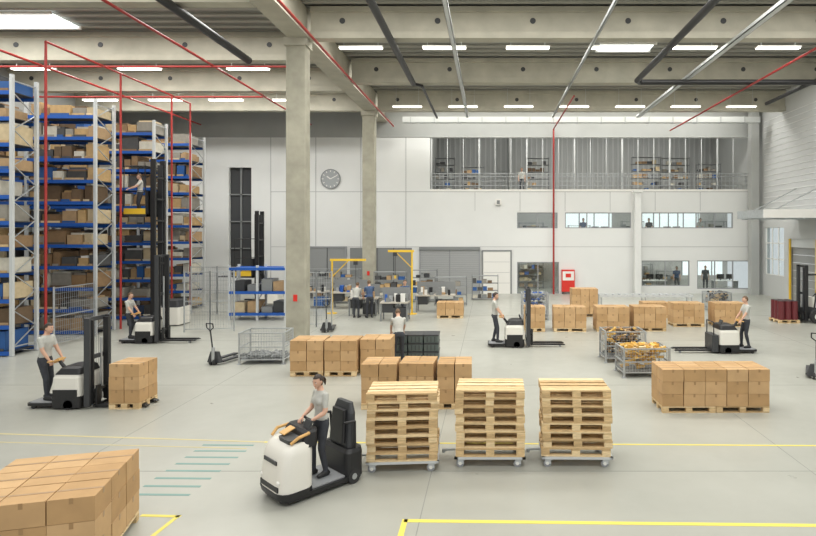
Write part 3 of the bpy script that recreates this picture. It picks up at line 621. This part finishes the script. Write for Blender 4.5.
# ------------------------------------------------------------------ people
def ik(a,b,l1,l2,hint):
    d=b-a; L=min(d.length,(l1+l2)*.995); dn=d.normalized(); b=a+dn*L; x=(l1*l1-l2*l2+L*L)/(2*L); h=math.sqrt(max(0,l1*l1-x*x)); hp=hint-dn*hint.dot(dn)
    return a+dn*x+hp.normalized()*h,b
def segd(p,a,b):
    d=b-a; t=max(0,min(1,(p-a).dot(d)/d.length_squared)); return (p-(a+d*t)).length,t
def person(name,loc,rz,height=1.75,hands=None,feet=((-.11,0),(.11,0)),lean=0.,pitch=0.1,turn=0.,female=False,shirt=None,hair=None,pants=None,curl=.6,crouch=0.):
    s=height/1.75; shirt=shirt or SHIRTG; hair=hair or HAIRB; pants=pants or PANTS
    hands=hands or ((-.24,.06,.80),(.24,.06,.80))
    m=MB(); pel=V((0,-.25*math.sin(lean),.93-crouch)); R=Matrix.Rotation(-lean,3,'X')
    T=lambda x,y,z: pel+R@V((x,y,z-.93))
    def eloft(secs,ca=14):
        vs=[]
        for c,rx,ry,Rm in secs:
            for i in range(ca): a=2*math.pi*i/ca; vs.append(V(c)+Rm@V((rx*math.cos(a),ry*math.sin(a),0)))
        k=len(secs); m.add(vs,[(j*ca+i,j*ca+(i+1)%ca,(j+1)*ca+(i+1)%ca,(j+1)*ca+i) for j in range(k-1) for i in range(ca)]+[tuple(range(ca-1,-1,-1)),tuple(range((k-1)*ca,k*ca))],SKIN)
    sw=.155 if female else .18; ww=.115 if female else .145; hw=.165 if female else .165
    eloft([(T(0,0,.84),.10,.09,R),(T(0,-.01,.93),hw,.115,R),(T(0,0,1.0),hw-.01,.11,R),(T(0,0,1.10),ww,.095,R),(T(0,.0,1.22),.145 if female else .165,.11,R),(T(0,0,1.34),sw,.115,R),(T(0,-.01,1.42),sw-.01,.09,R),(T(0,-.01,1.47),.09,.065,R),(T(0,0,1.5),.055,.055,R),(T(0,.015,1.60),.05,.052,R)])
    if female:
        for q in(-1,1): m.sph(T(q*.07,.08,1.30),(.065,.05,.065),SKIN)
    bones=[]; hd=[]
    for q,(fx,fy) in zip((-1,1),feet):
        hip=T(q*.09,0,.90); hip.z=pel.z-.03; ank=V((fx,fy,.085)); knee,ank=ik(hip,ank,.42,.41,V((q*.1,1,0)))
        m.tube([hip,hip.lerp(knee,.5),knee],[.092,.078,.062],SKIN,12); m.tube([knee,knee.lerp(ank,.4),ank],[.06,.058,.042],SKIN,12); m.sph(hip,(.092,)*3,SKIN)
        m.sph(ank,(.045,)*3,SKIN); 
        toe=ank+V((q*.03,.15,-.045)); m.tube([ank+V((0,-.045,-.045)),ank+V((q*.01,.06,-.04)),toe],[.042,.048,.04],SKIN,12); m.sph(toe,(.045,.05,.038),SKIN); m.sph(ank+V((0,-.045,-.045)),(.042,.04,.04),SKIN)
        bones.append(('leg',hip,knee)); bones.append(('leg',knee,ank))
    for q,h in zip((-1,1),hands):
        sh=T(q*(sw+.005),-.01,1.405); el,wr=ik(sh,V(h),.28,.25,V((q*.5,-.6,-.7)))
        m.sph(sh,(.058,.058,.058),SKIN); m.tube([sh,sh.lerp(el,.5),el],[.056,.05,.042],SKIN,12); m.tube([el,el.lerp(wr,.35),wr],[.042,.041,.027],SKIN,12); m.sph(wr,(.027,)*3,SKIN,8,6)
        bones.append(('ua',sh,el)); bones.append(('fa',el,wr)); hd.append((q,el,wr))
    bones.append(('torso',T(0,0,.9),T(0,0,1.45)))
    me=m.mesh(name+'_raw'); o=bpy.data.objects.new('tmp',me); sc.collection.objects.link(o)
    md=o.modifiers.new('r','REMESH'); md.mode='VOXEL'; md.voxel_size=.017; md.use_smooth_shade=True
    ms=o.modifiers.new('s','SMOOTH'); ms.iterations=3; ms.factor=.5
    dg=bpy.context.evaluated_depsgraph_get(); em=bpy.data.meshes.new_from_object(o.evaluated_get(dg)); bpy.data.objects.remove(o)
    b=MB(); Ri=R.transposed()
    vs=[v.co.copy() for v in em.vertices]; groups={}
    for p in em.polygons:
        c=p.center; kind,t=min(((segd(c,a,bb)[0]-(.09 if k=='torso' else 0),k,segd(c,a,bb)[1]) for k,a,bb in bones),key=lambda e:e[0])[1:]
        tz=(Ri@(c-pel)).z+.93
        if c.z<.085: mt=SHOE
        elif kind=='leg': mt=pants
        elif kind=='fa': mt=SKIN
        elif kind=='ua': mt=shirt if t<.72 else SKIN
        else: mt=pants if tz<.985 else (SKIN if tz>1.478 else shirt)
        groups.setdefault(mt,[]).append(tuple(p.vertices))
    k0=len(b.v); b.v+=vs
    for mt,fs in groups.items():
        k=b.mi(mt)
        for f in fs: b.f.append([i+k0 for i in f]); b.m.append(k); b.sm.append(True)
    bpy.data.meshes.remove(em)
    hc=T(0,.02,1.60)
    HR=Matrix.Rotation(turn,4,'Z')@Matrix.Rotation(-pitch-lean*.6,4,'X')
    b.M=Matrix.Translation(hc)@HR@Matrix.Translation((0,.01,.035))
    def hf(p):
        q=p.copy()
        if p.z<0: q.x*=1-.30*p.z*p.z; q.y=q.y*(1-.05*p.z*p.z)+.16*(-p.z)
        if p.y>0: q.x*=1-.08*p.y
        return q
    b.sph((0,0,0),(.076,.096,.118),SKIN,20,14,hf)
    def hairf(p): 
        q=hf(p); return V((q.x*1.09,q.y*1.07,q.z*1.07))
    vs=[];n,k=22,16;fs=[]
    for j in range(k+1):
        t=math.pi*j/k
        for i in range(n):
            a=2*math.pi*i/n; p=V((math.sin(t)*math.cos(a),math.sin(t)*math.sin(a),math.cos(t))); q=hairf(p); vs.append(V((q.x*.076,q.y*.096-.004,q.z*.118+.003)))
    def keep(i,j):
        t=math.pi*(j+.5)/k; a=2*math.pi*(i+.5)/n; p=V((math.sin(t)*math.cos(a),math.sin(t)*math.sin(a),math.cos(t)))
        if p.z>.62: return True
        low=-.75 if female else -.35
        return p.y<.18-(.3*(.4-p.z) if p.z<.4 else -.9*(p.z-.4)) and p.z>low
    for j in range(k):
        for i in range(n):
            if keep(i,j): 
                f=(j*n+i,(j+1)*n+i,(j+1)*n+(i+1)%n,j*n+(i+1)%n); fs.append(f if 0<j<k-1 else ((f[0],f[1],f[2]) if j==0 else (f[0],f[1],f[3])))
    b.add(vs,fs,hair,True)
    if female:
        b.sph((0,-.10,.02),(.035,.035,.035),hair,10,8); b.tube([(0,-.11,.02),(0,-.15,-.04),(0,-.14,-.13)],[.03,.028,.01],hair)
    for q in(-1,1):
        b.sph((q*.076,-.005,-.008),(.010,.018,.030),SKIN,8,6); b.sph((q*.031,.081,.006),(.0125,.009,.006),EYEW,8,6); b.sph((q*.031,.088,.006),(.005,.003,.005),EYED,8,6)
        b.box((q*.031,.087,.026),(.028,.008,.005),hair)
    b.sph((0,.096,-.014),(.010,.014,.024),SKIN,8,6); b.sph((0,.104,-.026),(.013,.011,.009),SKIN,8,6)
    b.sph((0,.0885,-.058),(.020,.006,.005),LIPS,8,6); b.sph((0,.068,-.092),(.028,.018,.018),SKIN,8,6)
    for q,el,wr in hd:
        d=(wr-el).normalized(); nrm=V((-q*.35,0,-1)); nrm=(nrm-d*nrm.dot(d))
        if nrm.length<.2: nrm=V((-q,0,0))-d*V((-q,0,0)).dot(d)
        nrm.normalize(); sd=d.cross(nrm); 
        if sd.x*q>0: sd=-sd
        b.M=Matrix(((d.x,sd.x,nrm.x,wr.x),(d.y,sd.y,nrm.y,wr.y),(d.z,sd.z,nrm.z,wr.z),(0,0,0,1)))
        b.sph((.045,0,.004),(.055,.042,.018),SKIN,12,8)
        for i,(yy,L) in enumerate(((.032,.070),(.011,.078),(-.011,.073),(-.031,.058))):
            p=V((.085,yy,.002)); pts=[V((.06,yy*.9,.002)),p]; a=0
            for sl in (.42,.33,.25): a+=curl; p=p+V((math.cos(a)*L*sl,0,math.sin(a)*L*sl)); pts.append(p)
            b.tube(pts,[.010,.0095,.009,.008,.006],SKIN,8)
        b.tube([V((.02,.028,.006)),V((.045,.052,.014)),V((.072,.056,.028)),V((.088,.046,.040))],[.012,.011,.0095,.007],SKIN,8)
    b.M=Matrix.Identity(4)
    S=Matrix.Scale(s,4); b.v=[S@p for p in b.v]
    return b.build(name,loc,rz)
D=math.radians
person('man_operator',(-10.55,13.3,.14),-D(90),1.8,hands=((-.19,.23,.93),(.19,.23,.93)),feet=((-.1,-.05),(.12,.12)),hair=HAIRD,lean=.08)
dx,dy=math.cos(TH),math.sin(TH)
person('woman_operator',(TX-.12*dx,TY-.12*dy,.15),TH-D(90),1.64,hands=((-.15,.26,1.03),(.15,.26,1.03)),feet=((-.1,-.04),(.1,.08)),female=True,hair=HAIRD,lean=.04,turn=.25,pitch=.2)
person('man_operator',(-13.45,20.9,.14),-D(90),1.7,hands=((-.19,.26,.95),(.19,.26,.95)),feet=((-.1,-.05),(.12,.1)))
person('man_operator',(.17,20.2,.14),-D(90),1.78,hands=((-.19,.26,.95),(.19,.26,.95)),feet=((-.1,-.05),(.12,.1)),hair=HAIRD)
person('man_operator',(8.78,19.2,.14),D(90),1.76,hands=((-.19,.26,.95),(.19,.26,.95)),feet=((-.1,-.05),(.12,.1)))
person('man_operator',(-15.55,24.9,4.88),D(130),1.8,hands=((-.2,.4,1.1),(.2,.4,1.1)),turn=.2,shirt=mat('shirt_pale',(.62,.61,.56),.85))
person('warehouse_worker',(-2.85,17.45,0),D(15),1.75,hands=((-.2,.45,.85),(.2,.45,.85)),lean=.4,pitch=.3,feet=((-.13,0),(.13,.1)))
person('warehouse_worker',(-5.75,26.75,0),D(30),1.8,hands=((-.2,.4,.95),(.2,.4,.95)),lean=.15,shirt=SHIRTN,pants=PANTS)
person('warehouse_worker',(-4.15,27.2,0),D(200),1.78,hands=((-.2,.35,1.0),(.2,.35,1.0)),lean=.1,shirt=SHIRTN)
person('warehouse_worker',(-6.4,26.8,0),D(-10),1.72,hands=((-.2,.4,.95),(.2,.4,.95)),lean=.3,shirt=SHIRTG)
for i,(x,y,z,a) in enumerate([(6.4,38.4,3.3,170),(10.9,38.4,3.3,150),(14.4,38.4,3.3,200),(12.8,38.4,0,180),(15,39,0,160),(2.2,38.8,6.8,180)]):
    person('office_worker',(x,y,z),D(a),1.75,shirt=(SHIRTN,PANTS,SHIRTG)[i%3])
# ------------------------------------------------------------------ lights
def area(x,y,z,sx,sy,p,col=(1,.985,.94),name='area_fill_light',rot=(0,0,0)):  # area lights added to brighten the interior, no fixtures modelled
    l=bpy.data.lights.new(name,'AREA'); l.shape='RECTANGLE'; l.size=sx; l.size_y=sy; l.energy=p; l.color=col
    o=bpy.data.objects.new(name,l); sc.collection.objects.link(o); o.location=(x,y,z); o.rotation_euler=rot
for y in (2,11.8,17.5): area(4,y,12.5,22,2.4,1450)
for y in (4,14.8,21.2): area(-16,y,12.5,15,2.4,800)
for y in (22.6,28.6,34.9): area(5,y,12.5,22,1.0,1000)
for y in (26.5,31.4): area(-16,y,12.5,14,1.0,800)
area(6.5,40,12.4,18,2,420); area(6,39.5,6.4,10,1,150); area(14,39.5,6.4,5,1,80); area(13,39.5,2.9,8,1,170); area(3,39.5,2.9,3,1,70)  # added fill inside the mezzanine and the offices
w=bpy.data.worlds.new('World'); sc.world=w; w.use_nodes=True; w.node_tree.nodes['Background'].inputs[0].default_value=(.97,.98,1,1); w.node_tree.nodes['Background'].inputs[1].default_value=.85
# camera
c=bpy.data.cameras.new('camera'); co=bpy.data.objects.new('camera',c); sc.collection.objects.link(co); sc.camera=co
co.location=(0,0,4.1); co.rotation_euler=(math.pi/2,0,0); c.sensor_width=36; c.lens=36*560/816; c.shift_x=-82/816; c.shift_y=-36/816; c.clip_end=200
sc.view_settings.view_transform='Standard'
